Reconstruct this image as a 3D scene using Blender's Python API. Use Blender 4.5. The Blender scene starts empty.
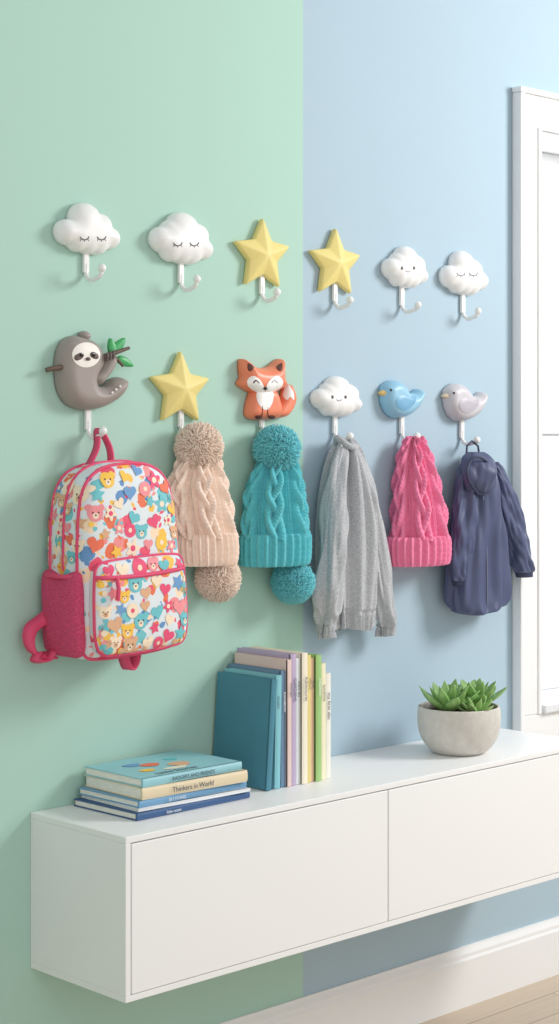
import bpy, bmesh, math, random
import numpy as np
from mathutils import Vector, Matrix, noise
from mathutils import geometry as mgeo
from mathutils.bvhtree import BVHTree
random.seed(7)

# ------------------------------------------------------------------ calibration
TH = math.radians(43.85); F = 1749.0; CD = 2.765; H = 1.40; CX = 279.5; HY = 430.0
sT, cT = math.sin(TH), math.cos(TH)
CAM = Vector((0, -CD, H))
def ray(px):
    u = (px-CX)/F
    return sT+u*cT, cT-u*sT
def P(px, py, d=0.0):
    dx, dy = ray(px); dep = (CD-d)/dy
    return Vector((dx*dep, -d, H-(py-HY)*dep/F))
def SC(px, d=0.0):
    return F*ray(px)[1]/(CD-d)
def PHI(px):
    return TH+math.atan((px-CX)/F)

# ------------------------------------------------------------------ materials
def lin(c):
    r = []
    for v in c[:3]:
        v = v/255.0
        r.append(v/12.92 if v <= 0.04045 else ((v+0.055)/1.055)**2.4)
    return (*r, 1.0)
MATS = {}
def mat(name, col, rough=0.5, var=0.0, vscale=30, bump=0.0, bscale=200, sheen=0.0, spec=0.5, stretch=None):
    if name in MATS: return MATS[name]
    m = bpy.data.materials.new(name); m.use_nodes = True
    nt = m.node_tree; b = nt.nodes['Principled BSDF']
    c = lin(col)
    b.inputs['Base Color'].default_value = c
    b.inputs['Roughness'].default_value = rough
    b.inputs['Specular IOR Level'].default_value = spec
    if sheen: b.inputs['Sheen Weight'].default_value = sheen
    tc = nt.nodes.new('ShaderNodeTexCoord')
    src = tc.outputs['Object']
    if stretch:
        mp = nt.nodes.new('ShaderNodeMapping'); mp.inputs['Scale'].default_value = stretch
        nt.links.new(src, mp.inputs['Vector']); src = mp.outputs['Vector']
    if var:
        n = nt.nodes.new('ShaderNodeTexNoise'); n.inputs['Scale'].default_value = vscale; n.inputs['Detail'].default_value = 4
        nt.links.new(src, n.inputs['Vector'])
        r = nt.nodes.new('ShaderNodeValToRGB')
        r.color_ramp.elements[0].position = 0.3; r.color_ramp.elements[1].position = 0.7
        r.color_ramp.elements[0].color = tuple(x*(1-var) for x in c[:3])+(1,)
        r.color_ramp.elements[1].color = tuple(min(1, x*(1+var)) for x in c[:3])+(1,)
        nt.links.new(n.outputs['Fac'], r.inputs['Fac']); nt.links.new(r.outputs['Color'], b.inputs['Base Color'])
    if bump:
        n2 = nt.nodes.new('ShaderNodeTexNoise'); n2.inputs['Scale'].default_value = bscale; n2.inputs['Detail'].default_value = 3
        nt.links.new(src, n2.inputs['Vector'])
        bp = nt.nodes.new('ShaderNodeBump'); bp.inputs['Strength'].default_value = bump; bp.inputs['Distance'].default_value = 0.002
        nt.links.new(n2.outputs['Fac'], bp.inputs['Height']); nt.links.new(bp.outputs['Normal'], b.inputs['Normal'])
    MATS[name] = m
    return m

# ------------------------------------------------------------------ object helpers
COL = bpy.context.scene.collection
def empty(name, loc=(0, 0, 0)):
    e = bpy.data.objects.new(name, None); e.location = loc; e.empty_display_size = 0.03
    COL.objects.link(e); return e
def attach(o, parent):
    if parent is not None:
        o.parent = parent
        o.matrix_parent_inverse = Matrix.Translation(-Vector(parent.location))
def mk(name, verts, faces, m, parent=None, smooth=True, fix=True):
    me = bpy.data.meshes.new(name)
    me.from_pydata([tuple(v) for v in verts], [], faces)
    if fix:
        bm = bmesh.new(); bm.from_mesh(me)
        bmesh.ops.recalc_face_normals(bm, faces=bm.faces); bm.to_mesh(me); bm.free()
    if smooth: me.polygons.foreach_set('use_smooth', [True]*len(me.polygons))
    if m: me.materials.append(m)
    o = bpy.data.objects.new(name, me); COL.objects.link(o); attach(o, parent)
    return o
def box_vf(x0, x1, y0, y1, z0, z1, base=0):
    v = [(x, y, z) for x in (x0, x1) for y in (y0, y1) for z in (z0, z1)]
    f = [(0, 1, 3, 2), (4, 6, 7, 5), (0, 4, 5, 1), (2, 3, 7, 6), (0, 2, 6, 4), (1, 5, 7, 3)]
    return v, [tuple(i+base for i in q) for q in f]
def box(name, x0, x1, y0, y1, z0, z1, m, parent=None, bev=0.001):
    v, f = box_vf(x0, x1, y0, y1, z0, z1)
    o = mk(name, v, f, m, parent, smooth=False)
    if bev:
        b = o.modifiers.new('Bevel', 'BEVEL'); b.width = bev; b.segments = 2
    return o
def catmull(pts, n, closed=True):
    pts = [np.array(p, float) for p in pts]; N = len(pts); out = []
    for i in range(N if closed else N-1):
        if closed: p0, p1, p2, p3 = pts[i-1], pts[i], pts[(i+1) % N], pts[(i+2) % N]
        else: p0, p1, p2, p3 = pts[max(i-1, 0)], pts[i], pts[i+1], pts[min(i+2, N-1)]
        for k in range(n):
            t = k/n
            out.append(0.5*((2*p1)+(-p0+p2)*t+(2*p0-5*p1+4*p2-p3)*t*t+(-p0+3*p1-3*p2+p3)*t**3))
    if not closed: out.append(pts[-1])
    return out
def tube(name, pts, r, m, parent=None, radii=None, cyclic=False):
    cu = bpy.data.curves.new(name, 'CURVE'); cu.dimensions = '3D'
    cu.bevel_depth = r; cu.bevel_resolution = 4; cu.use_fill_caps = True
    s = cu.splines.new('POLY'); s.points.add(len(pts)-1); s.use_cyclic_u = cyclic
    for i, p in enumerate(pts):
        s.points[i].co = (*p, 1); s.points[i].radius = radii[i] if radii else 1
    s.use_smooth = True
    cu.materials.append(m)
    o = bpy.data.objects.new(name, cu); COL.objects.link(o); attach(o, parent); return o
def sphere(name, c, r, m, parent=None, seg=24, scale=(1, 1, 1)):
    bm = bmesh.new(); bmesh.ops.create_uvsphere(bm, u_segments=seg, v_segments=seg//2, radius=r)
    for v in bm.verts:
        v.co = Vector((v.co.x*scale[0], v.co.y*scale[1], v.co.z*scale[2]))+Vector(c)
    me = bpy.data.meshes.new(name); bm.to_mesh(me); bm.free()
    me.polygons.foreach_set('use_smooth', [True]*len(me.polygons)); me.materials.append(m)
    o = bpy.data.objects.new(name, me); COL.objects.link(o); attach(o, parent); return o

def puffy(name, outline, T, R, m, parent, d0=0.002, edge=0.006, grid=0.004, power=2.0):
    """relief sculpture: flat back against the wall, rounded front"""
    B = np.array([(p[0], p[1]) for p in outline]); n = len(B)
    area = 0.5*np.sum(B[:, 0]*np.roll(B[:, 1], -1)-np.roll(B[:, 0], -1)*B[:, 1])
    if area < 0: B = B[::-1].copy()
    A2 = np.roll(B, -1, axis=0); E = A2-B; L2 = np.maximum((E**2).sum(1), 1e-12)
    def dist(p):
        t = np.clip(((p-B)*E).sum(1)/L2, 0, 1)
        q = B+E*t[:, None]; return float(np.sqrt(((p-q)**2).sum(1).min()))
    def inside(p):
        c = ((B[:, 1] > p[1]) != (A2[:, 1] > p[1]))
        with np.errstate(divide='ignore', invalid='ignore'):
            xi = B[:, 0]+(p[1]-B[:, 1])/(A2[:, 1]-B[:, 1])*E[:, 0]
        return bool(np.sum(c & (p[0] < xi)) % 2)
    tang = np.roll(B, -1, axis=0)-np.roll(B, 1, axis=0)
    nrm = np.stack([-tang[:, 1], tang[:, 0]], 1); nrm /= np.maximum(np.linalg.norm(nrm, axis=1), 1e-9)[:, None]
    pts = [tuple(b) for b in B]; ds = [0.0]*n
    for fr in (0.04, 0.13, 0.28, 0.48):
        rr = R*fr
        step = 1 if fr < 0.3 else 2
        for i in range(0, n, step):
            p = B[i]+nrm[i]*rr
            if inside(p):
                d = dist(p)
                if d > rr*0.93: pts.append(tuple(p)); ds.append(d)
    x0, z0 = B.min(0); x1, z1 = B.max(0)
    j = 0; z = z0
    while z < z1:
        x = x0+(grid/2 if j % 2 else 0)
        while x < x1:
            p = np.array((x, z))
            if inside(p):
                d = dist(p)
                if d > R*0.56: pts.append((x, z)); ds.append(d)
            x += grid
        z += grid*0.87; j += 1
    res = mgeo.delaunay_2d_cdt([Vector(p) for p in pts], [(i, (i+1) % n) for i in range(n)], [list(range(n))], 1, 1e-7)
    ov, oe, of, orig = res[0], res[1], res[2], res[3]
    verts = []; bmap = {}
    for i, v in enumerate(ov):
        o = orig[i]
        d = ds[o[0]] if len(o) else dist(np.array(v))
        for k in o:
            if k < n: bmap[k] = i; d = 0
        s = 1-min(d/R, 1.0)
        h = (1-s**power)**(1/power)
        verts.append((v.x, -(d0+edge+T*h), v.y))
    faces = [tuple(f) for f in of]
    base = len(verts)
    ok = all(k in bmap for k in range(n))
    if ok:
        for k in range(n): verts.append((B[k][0], -d0, B[k][1]))
        for k in range(n):
            k2 = (k+1) % n
            if bmap[k] != bmap[k2]: faces.append((bmap[k], base+k, base+k2, bmap[k2]))
        faces.append(tuple(base+k for k in range(n)))
    o = mk(name, verts, faces, m, parent)
    bvh = BVHTree.FromPolygons([Vector(v) for v in verts], faces)
    return o, bvh
def onto(bvhs, px, py, off=0.001, dflt=0.02):
    d = (P(px, py, 0)-CAM).normalized(); best = None
    for b in (bvhs if isinstance(bvhs, list) else [bvhs]):
        h = b.ray_cast(CAM, d)
        if h[0] is not None and (best is None or h[3] < best[3]): best = h
    if best is None: return P(px, py, dflt)
    nn = best[1]
    if nn.dot(d) > 0: nn = -nn
    return best[0]+nn*off
def decal(name, outl, bvh, m, parent, off=0.0012, n=5, smoothed=True, rings=3, dflt=0.02):
    pts = catmull(outl, n) if smoothed else [np.array(p, float) for p in outl]
    c = sum(pts)/len(pts); N = len(pts)
    verts = [onto(bvh, c[0], c[1], off, dflt)]; faces = []
    for r in range(1, rings+1):
        for p in pts:
            q = c+(p-c)*r/rings; verts.append(onto(bvh, q[0], q[1], off if r < rings else off*0.4, dflt))
    for i in range(N):
        j = (i+1) % N; faces.append((0, 1+i, 1+j))
        for r in range(1, rings):
            a = 1+(r-1)*N; b = 1+r*N; faces.append((a+i, b+i, b+j, a+j))
    o = mk(name, verts, faces, m, parent); return o
def ell(cx, cy, rx, ry, n=12, rot=0):
    c, s = math.cos(rot), math.sin(rot); o = []
    for i in range(n):
        a = 2*math.pi*i/n; x, y = rx*math.cos(a), ry*math.sin(a)
        o.append((cx+x*c-y*s, cy+x*s+y*c))
    return o
def line_on(name, pp, bvh, r, m, parent, n=6, dflt=0.03):
    pts = catmull(pp, n, closed=False)
    return tube(name, [onto(bvh, p[0], p[1], r*0.3, dflt) for p in pts], r, m, parent)

# ------------------------------------------------------------------ common materials
M_cab = mat('cabinet_white', (243, 243, 242), 0.42)
M_trim = mat('trim_white', (238, 238, 238), 0.4)
M_wtrim = mat('window_trim_white', (226, 228, 231), 0.4)
M_cloud = mat('cloud_white', (242, 241, 240), 0.42)
M_hook = mat('hook_white_metal', (240, 240, 238), 0.25)
M_ink = mat('face_ink', (84, 78, 78), 0.5)

# ------------------------------------------------------------------ room
SPLIT = P(303, 500).x
def wall_material():
    m = bpy.data.materials.new('two_tone_wall_paint'); m.use_nodes = True
    nt = m.node_tree; b = nt.nodes['Principled BSDF']; b.inputs['Roughness'].default_value = 0.75
    b.inputs['Specular IOR Level'].default_value = 0.25
    tc = nt.nodes.new('ShaderNodeTexCoord'); sp = nt.nodes.new('ShaderNodeSeparateXYZ')
    nt.links.new(tc.outputs['Object'], sp.inputs[0])
    gt = nt.nodes.new('ShaderNodeMath'); gt.operation = 'GREATER_THAN'; gt.inputs[1].default_value = SPLIT
    nt.links.new(sp.outputs['X'], gt.inputs[0])
    mx = nt.nodes.new('ShaderNodeMix'); mx.data_type = 'RGBA'
    mx.inputs['A'].default_value = lin((176, 210, 196)); mx.inputs['B'].default_value = lin((173, 195, 208))
    nt.links.new(gt.outputs[0], mx.inputs['Factor']); nt.links.new(mx.outputs['Result'], b.inputs['Base Color'])
    n = nt.nodes.new('ShaderNodeTexNoise'); n.inputs['Scale'].default_value = 220
    bp = nt.nodes.new('ShaderNodeBump'); bp.inputs['Strength'].default_value = 0.06; bp.inputs['Distance'].default_value = 0.001
    nt.links.new(tc.outputs['Object'], n.inputs['Vector']); nt.links.new(n.outputs['Fac'], bp.inputs['Height'])
    nt.links.new(bp.outputs['Normal'], b.inputs['Normal'])
    return m
M_wall = wall_material()
WX0, WX1, WZ0, WZ1 = 3.552, 4.50, 0.68, 2.165
V = []; Fc = []
for (a, b_, c, d) in [(-1.0, WX0, 0, 3.4), (WX1, 7.0, 0, 3.4), (WX0, WX1, 0, WZ0), (WX0, WX1, WZ1, 3.4)]:
    v, f = box_vf(a, b_, 0, 0.20, c, d, len(V)); V += v; Fc += f
mk('wall_back', V, Fc, M_wall, None, smooth=False, fix=False)

def floor_material():
    m = bpy.data.materials.new('pale_oak_floor'); m.use_nodes = True
    nt = m.node_tree; b = nt.nodes['Principled BSDF']; b.inputs['Roughness'].default_value = 0.5
    tc = nt.nodes.new('ShaderNodeTexCoord')
    br = nt.nodes.new('ShaderNodeTexBrick')
    br.inputs['Color1'].default_value = lin((220, 204, 184)); br.inputs['Color2'].default_value = lin((208, 190, 168))
    br.inputs['Mortar'].default_value = lin((160, 140, 118)); br.inputs['Scale'].default_value = 1
    br.inputs['Mortar Size'].default_value = 0.0018; br.inputs['Brick Width'].default_value = 1.4; br.inputs['Row Height'].default_value = 0.10
    nt.links.new(tc.outputs['Object'], br.inputs['Vector'])
    mp = nt.nodes.new('ShaderNodeMapping'); mp.inputs['Scale'].default_value = (2, 40, 1)
    nt.links.new(tc.outputs['Object'], mp.inputs['Vector'])
    n = nt.nodes.new('ShaderNodeTexNoise'); n.inputs['Scale'].default_value = 2; n.inputs['Detail'].default_value = 6
    nt.links.new(mp.outputs['Vector'], n.inputs['Vector'])
    mx = nt.nodes.new('ShaderNodeMix'); mx.data_type = 'RGBA'; mx.blend_type = 'MULTIPLY'
    mx.inputs['Factor'].default_value = 0.22
    nt.links.new(br.outputs['Color'], mx.inputs['A']); nt.links.new(n.outputs['Fac'], mx.inputs['B'])
    nt.links.new(mx.outputs['Result'], b.inputs['Base Color'])
    return m
v, f = box_vf(-1, 7, -5, 0.20, -0.1, 0)
mk('floor', v, f, floor_material(), None, smooth=False)
prof = [(0.0, 0.0), (0.018, 0.0), (0.018, 0.112), (0.014, 0.118), (0.014, 0.126), (0.008, 0.136), (0.006, 0.142), (0, 0.142)]
V = [(-1, -a, b) for a, b in prof]+[(7, -a, b) for a, b in prof]; n = len(prof)
Fc = [(i, (i+1) % n, n+(i+1) % n, n+i) for i in range(n)]+[tuple(range(n)), tuple(range(n, 2*n))]
mk('baseboard_back', V, Fc, M_trim, None, smooth=False)

# window
win = empty('window_1', (4.0, 0, 1.4))
cx0 = 3.471; ct = 2.247; cb = 0.58; cx1 = WX1+0.081
box('casing_left', cx0, WX0, -0.022, -0.0003, WZ0, WZ1, M_trim, win, 0.003)
box('casing_right', WX1, cx1, -0.022, -0.0003, WZ0, WZ1, M_trim, win, 0.003)
box('casing_head', cx0, cx1, -0.022, -0.0003, WZ1, ct, M_trim, win, 0.003)
box('casing_head_cap', cx0-0.008, cx1+0.008, -0.032, -0.0006, ct, ct+0.014, M_trim, win, 0.003)
box('casing_back_band', cx0-0.006, cx0+0.010, -0.030, -0.0006, cb-.003, ct, M_trim, win, 0.003)
box('casing_inner_bead', WX0-0.010, WX0+.002, -0.027, -0.0006, WZ0, WZ1, M_trim, win, 0.002)
box('casing_apron', cx0, cx1, -0.022, -0.0003, cb, WZ0, M_trim, win, 0.003)
box('jamb_left', WX0, WX0+0.008, -0.003, 0.19, WZ0, WZ1, M_wtrim, win, 0.001)
box('jamb_right', WX1-0.008, WX1, -0.003, 0.19, WZ0, WZ1, M_wtrim, win, 0.001)
box('jamb_head', WX0+.008, WX1-.008, -0.003, 0.19, WZ1-0.012, WZ1, M_wtrim, win, 0.001)
box('window_sill', WX0+.008, WX1-.008, -0.034, 0.19, WZ0, WZ0+0.022, M_wtrim, win, 0.003)
a, b_ = WX0+0.008, WX1-0.008
zm = 1.40
for nm, z0, z1, y in (('upper_sash', zm-0.018, WZ1-0.012, 0.158), ('lower_sash', WZ0+0.022, zm+0.018, 0.128)):
    s = 0.028
    box(nm+'_stile_left', a, a+s, y, y+0.026, z0, z1, M_wtrim, win, 0.003)
    box(nm+'_stile_right', b_-s, b_, y, y+0.026, z0, z1, M_wtrim, win, 0.003)
    box(nm+'_rail_top', a+s, b_-s, y, y+0.026, z1-s, z1, M_wtrim, win, 0.003)
    box(nm+'_rail_bottom', a+s, b_-s, y, y+0.026, z0, z0+s+0.014, M_wtrim, win, 0.003)
gm = bpy.data.materials.new('frosted_daylight_pane'); gm.use_nodes = True
gb = gm.node_tree.nodes['Principled BSDF']
gb.inputs['Base Color'].default_value = (1, 1, 1, 1); gb.inputs['Roughness'].default_value = 0.2
gb.inputs['Emission Color'].default_value = (0.98, 0.99, 1, 1); gb.inputs['Emission Strength'].default_value = 1.6
box('frosted_glass', a, b_, 0.186, 0.190, WZ0+0.02, WZ1-0.012, gm, win, 0)

# ------------------------------------------------------------------ cabinet
X0, X1, YD, Z0, Z1 = 1.990, 3.392, 0.292, 0.363, 0.663
cab = empty('wall_mounted_cabinet', ((X0+X1)/2, -YD/2, Z0))
t = 0.012
box('top_panel', X0, X1, -YD, -0.0005, Z1-t, Z1, M_cab, cab, 0.0012)
box('bottom_panel', X0, X1, -YD, -0.0005, Z0, Z0+t, M_cab, cab, 0.0012)
box('side_panel_left', X0, X0+t, -YD, -0.0005, Z0+t, Z1-t, M_cab, cab, 0.0008)
box('side_panel_right', X1-t, X1, -YD, -0.0005, Z0+t, Z1-t, M_cab, cab, 0.0008)
XM = P(388, 880, YD).x
box('divider', XM-0.008, XM+0.008, -YD+0.03, -0.0005, Z0+t, Z1-t, M_cab, cab, 0)
box('door_left', X0+t+0.0015, XM-0.0018, -YD-0.001, -YD+0.018, Z0+t+0.0012, Z1-t-0.002, M_cab, cab, 0.0012)
box('door_right', XM+0.0018, X1-t-0.0015, -YD-0.001, -YD+0.018, Z0+t+0.0012, Z1-t-0.002, M_cab, cab, 0.0012)

# ------------------------------------------------------------------ hooks
def hook(parent, px, ytop, ybot, pxball, yball):
    """flat wall strip that curls outward into a J ending in a ball"""
    a = P(px, ytop, 0.006); b = P(px, ybot, 0.006)
    w = 0.0068
    vv, ff = box_vf(a.x-w, a.x+w, -0.009, -0.001, b.z+0.012, a.z+0.03)
    o = mk('hook_strip', vv, ff, M_hook, parent, smooth=False)
    bv = o.modifiers.new('Bevel', 'BEVEL'); bv.width = 0.002; bv.segments = 3
    X = a.x
    dx, dy = ray(pxball); dep = X/dx; dball = CD-dy*dep
    dball = min(max(dball, 0.03), 0.07)
    zb = b.z
    zball = H-(yball-HY)*dep/F
    pts = [Vector((X, -0.006, zb+0.03)), Vector((X, -0.006, zb+0.014)), Vector((X, -0.010, zb+0.004)),
           Vector((X, -0.4*dball, zb-0.003)), Vector((X, -0.72*dball, zb)), Vector((X, -0.93*dball, zb+0.35*(zball-zb))), Vector((X, -dball, zball))]
    pts = catmull(pts, 6, closed=False)
    tube('hook_arm', pts, 0.0046, M_hook, parent)
    sphere('hook_ball', (X, -dball, zball), 0.0084, M_hook, parent)
    return X, dball

def cloud(name, bx0, by0, bx1, by1, face, sleepy, hk, lobes):
    T = 0.030
    cx = (bx0+bx1)/2; s = SC(cx, T/2); ph = PHI(cx)
    w = ((bx1-bx0)/s-0.45*T*math.sin(ph))/math.cos(ph); h = (by1-by0)/s
    c = P(cx, (by0+by1)/2, T*0.45)
    e = empty(name, (c.x, 0, c.z))
    raw = []
    for i in range(160):
        a = 2*math.pi*i/160; dx, dz = math.cos(a), math.sin(a); best = 0
        for (lx, lz, lr) in lobes:
            bq = lx*dx+lz*dz; cq = lx*lx+lz*lz-lr*lr; D = bq*bq-cq
            if D > 0: best = max(best, bq+math.sqrt(D))
        raw.append(best)
    raw = [(raw[i-1]+2*raw[i]+raw[(i+1) % 160])/4 for i in range(160)]
    pts = [(raw[i]*math.cos(2*math.pi*i/160), raw[i]*math.sin(2*math.pi*i/160)) for i in range(160)]
    xs = [p[0] for p in pts]; zs = [p[1] for p in pts]
    mx, mz = (min(xs)+max(xs))/2, (min(zs)+max(zs))/2
    pts = [(c.x+(p[0]-mx)/(max(xs)-min(xs))*w, c.z+(p[1]-mz)/(max(zs)-min(zs))*h) for p in pts]
    o, bvh = puffy('cloud_body', pts, T, h*0.34, M_cloud, e, edge=0.008)
    (fx, fy, gap) = face
    if sleepy:
        for sx in (-1, 1):
            x = fx+sx*gap
            line_on('sleepy_eye', [(x-4.4, fy-1.2), (x-2.5, fy+1.0), (x+0.3, fy+1.8), (x+3, fy+0.8), (x+4.4, fy-1.4)], bvh, 0.0011, M_ink, e)
            for k in (-3.4, 0, 3.4):
                line_on('eyelash', [(x+k, fy+1.4-abs(k)*0.15), (x+k*1.25, fy+3.6-abs(k)*0.2)], bvh, 0.0006, M_ink, e, 3)
    else:
        for sx in (-1, 1):
            decal('eye', ell(fx+sx*gap, fy, 1.3, 1.7), bvh, M_ink, e)
        line_on('smile', [(fx-2.4, fy+2.6), (fx, fy+4.0), (fx+2.4, fy+2.6)], bvh, 0.0008, M_ink, e)
    hook(e, *hk)
LA = [(-.62, -.12, .36), (-.30, -.28, .36), (-.10, .28, .46), (.34, .12, .38), (.66, -.18, .32), (.28, -.32, .36), (0, -.3, .38)]
LB = [(-.58, -.05, .36), (-.32, -.30, .34), (.0, .30, .46), (.42, .14, .36), (.62, -.22, .30), (.25, -.34, .34), (-.3, .18, .34), (0, -.3, .38)]
cloud('cloud_wall_hook', 54, 203, 121, 254, (93, 238, 8.5), True, (86, 250, 279, 102, 268), LA)
cloud('cloud_wall_hook', 149, 212, 214, 264, (186, 244, 8.2), True, (181, 260, 289, 197, 279), LB)
cloud('cloud_wall_hook', 382, 246, 428, 288, (408, 268, 6), False, (402, 283, 311, 418, 305), LB)
cloud('cloud_wall_hook', 440, 251, 488, 295, (467, 274, 6.2), True, (463, 290, 318, 478, 311), LA)
cloud('cloud_wall_hook', 311, 376, 362, 417, (339, 397, 6.5), False, (335, 413, 439, 350, 436), LB)

# stars
M_star = mat('star_yellow', (232, 214, 136), 0.5, spec=.4)
def star(bx0, by0, bx1, by1, hk):
    cx, cy = (bx0+bx1)/2, (by0+by1)/2
    R = (by1-by0)/SC(cx, 0.01)/1.809*1.03; c = P(cx, by0+(by1-by0)*0.553, 0.012)
    e = empty('star_wall_hook', (c.x, 0, c.z))
    V = []; Fc = []
    ring = []
    for i in range(10):
        a = math.pi/2+i*math.pi/5; r = R if i % 2 == 0 else R*0.51
        k = 1.05
        ring.append((c.x+r*k*math.cos(a), c.z+r*math.sin(a)))
    for x, z in ring: V.append((x, -0.001, z))
    for x, z in ring: V.append((x, -0.016, z))
    V.append((c.x, -0.034, c.z)); n = 10
    for i in range(n):
        j = (i+1) % n; Fc.append((i, j, n+j, n+i)); Fc.append((n+i, n+j, 20))
    Fc.append(tuple(range(10)))
    o = mk('star_body', V, Fc, M_star, e, smooth=False)
    b = o.modifiers.new('Bevel', 'BEVEL'); b.width = 0.004; b.segments = 4; b.limit_method = 'ANGLE'; b.angle_limit = math.radians(12)
    me = o.data; me.polygons.foreach_set('use_smooth', [True]*len(me.polygons))
    hook(e, *hk)
star(235, 219, 290, 285, (262, 272, 300, 277, 292))
star(310, 229, 361, 292, (335, 282, 307, 350, 300))
star(151, 352, 210, 420, (181, 405, 433, 197, 434))

# sloth
M_sloth = mat('sloth_taupe', (158, 147, 141), 0.5)
M_cream = mat('sloth_cream', (242, 236, 228), 0.55)
M_dark = mat('sloth_dark_patch', (98, 84, 80), 0.5)
M_branch = mat('branch_brown', (98, 80, 68), 0.6)
M_leaf = mat('leaf_enamel_green', (66, 168, 98), 0.4)
def relief(name, pxs, T, R, m, parent, n=6, d0=0.002, edge=0.006, grid=0.0035, power=2.0, k=0.45):
    pp = catmull(pxs, n); out = []
    for p in pp:
        q = P(p[0], p[1], d0+T*k); out.append((q.x, q.z))
    return puffy(name, out, T, R, m, parent, d0=d0, edge=edge, grid=grid, power=power)
c = P(88, 375); e = empty('sloth_wall_hook', (c.x, 0, c.z))
tube('branch', [P(46, 370, .02), P(55, 368, .024), P(70, 366, .02), P(100, 358, .03), P(114, 353, .034), P(129, 348, .03)], 0.0055, M_branch, e, radii=[.8, 1, 1, 1, .9, .6])
tube('branch_twig', [P(112, 355, .033), P(118, 360, .034), P(123, 366, .034)], 0.003, M_branch, e)
o, b1 = relief('sloth_body', [(83, 337), (95, 342), (102, 353), (102, 366), (97, 377), (97, 385), (104, 386), (111, 380), (120, 377), (127, 381), (125, 391), (117, 400), (104, 407), (90, 410), (76, 408), (66, 401), (60, 388), (58, 370), (59, 354), (64, 342), (73, 336)], 0.034, 0.028, M_sloth, e)
relief('hair_tuft', [(80, 338), (80, 333), (84, 331), (88, 333), (89, 338), (84, 341)], 0.014, 0.01, M_sloth, e, n=3)
decal('face', ell(86, 355, 14, 12.5), b1, M_cream, e, off=0.002, n=3)
decal('eye_patch', ell(79, 356.5, 5.4, 3.6, rot=-0.55), b1, M_dark, e, off=0.0032, n=2)
decal('eye_patch', ell(93.5, 355.5, 5.2, 3.6, rot=0.55), b1, M_dark, e, off=0.0032, n=2)
M_eye = mat('eye_black', (20, 18, 18), 0.15); M_eyew = mat('eye_white', (245, 245, 245), 0.2)
for x in (80.5, 92.5):
    sphere('eye', onto(b1, x, 355, 0.004), 0.0035, M_eye, e)
    sphere('eye_glint', onto(b1, x-0.8, 353.8, 0.0075), 0.001, M_eyew, e)
sphere('nose', onto(b1, 87, 359, 0.004), 0.0045, M_dark, e, scale=(1.2, .8, .8))
line_on('smile', [(82.5, 362.5), (85, 364.6), (87, 363.3), (89, 364.6), (91.5, 362.3)], b1, 0.0009, M_ink, e)
relief('sloth_arm', [(92, 378), (99, 370), (104, 360), (110, 355), (115, 359), (113, 368), (106, 378), (99, 385)], 0.020, 0.014, M_sloth, e, d0=0.016)
for k in range(3):
    tube('claw', [P(107+k*3, 361-k, .045), P(108+k*3, 357-k, .048), P(107+k*3, 353-k, .044)], 0.0022, M_dark, e)
for k in range(3): sphere('toe', onto(b1, 112+k*4, 393-k*3.2, 0.001), 0.0028, M_cream, e)
for (cx, cy, rot) in ((119, 345, -0.9), (125, 362, 0.5), (112, 347, -1.8)):
    pp = []
    for i in range(14):
        a = 2*math.pi*i/14; x = 9*math.cos(a); y = 4.2*math.sin(a)*(1-0.35*math.cos(a))
        pp.append((cx+x*math.cos(rot)-y*math.sin(rot), cy+x*math.sin(rot)+y*math.cos(rot)))
    relief('leaf', pp, 0.005, 0.008, M_leaf, e, n=3, d0=0.026, edge=0.003)
hook(e, 88, 400, 436, 103, 431)

# fox
M_fox = mat('fox_orange', (238, 136, 102), 0.38, spec=.5); M_foxw = mat('fox_white', (248, 245, 242), 0.4); M_foxd = mat('fox_dark', (104, 60, 52), 0.5)
c = P(264, 390); e = empty('fox_wall_hook', (c.x, 0, c.z))
o, bt = relief('fox_tail', [(274, 417), (284, 417), (290, 411), (294, 400), (292, 389), (288, 384), (283, 390), (281, 400), (276, 408)], 0.020, 0.012, M_fox, e)
decal('tail_tip', [(288, 384), (293, 391), (294, 400), (290, 397), (287, 400), (283, 396), (284, 390)], bt, M_foxw, e, n=3)
o, bb = relief('fox_body', [(254, 388), (264, 386), (274, 390), (279, 402), (280, 413), (275, 419), (262, 420), (251, 419), (247, 413), (249, 400)], 0.026, 0.020, M_fox, e)
decal('belly', [(258, 391), (272, 391), (273, 400), (270, 407), (266, 410), (261, 407), (257, 400)], bb, M_foxw, e, n=3, off=.0015)
for s_ in (-1, 1):
    line_on('front_leg', [(265+s_*3, 404), (265+s_*2.6, 412), (265+s_*4, 418)], bb, 0.0010, M_foxd, e)
    decal('paw', ell(265+s_*6.5, 417, 3.8, 2.0), bb, M_foxd, e, n=2, off=.0018)
o, bh = relief('fox_head', [(243, 359), (248, 361), (254, 366), (263, 368), (271, 366), (277, 361), (282, 359), (283, 369), (283, 378), (286, 385), (278, 391), (270, 394), (263, 396), (256, 394), (248, 390), (240, 384), (243, 377), (242, 368)], 0.034, 0.024, M_fox, e, n=5)
for sx in (-1, 1):
    cxx = 265
    decal('cheek', [(cxx+sx*1, 387), (cxx+sx*5, 380), (cxx+sx*11, 376), (cxx+sx*16, 378), (cxx+sx*18, 383), (cxx+sx*15, 388), (cxx+sx*8, 392), (cxx+sx*1, 394)], bh, M_foxw, e, n=3, off=.0018)
    decal('inner_ear', [(cxx+sx*17, 363), (cxx+sx*17, 370), (cxx+sx*14, 371), (cxx+sx*11, 367)], bh, M_foxd, e, n=3, off=.0015)
    line_on('eye', [(cxx+sx*9-3, 383), (cxx+sx*9, 380.5), (cxx+sx*9+3, 383)], bh, 0.0016, M_eye, e)
sphere('nose', onto(bh, 265, 388, 0.002), 0.0045, M_eye, e, scale=(1.2, .8, .8))
hook(e, 262, 412, 433, 277, 428)

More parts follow.
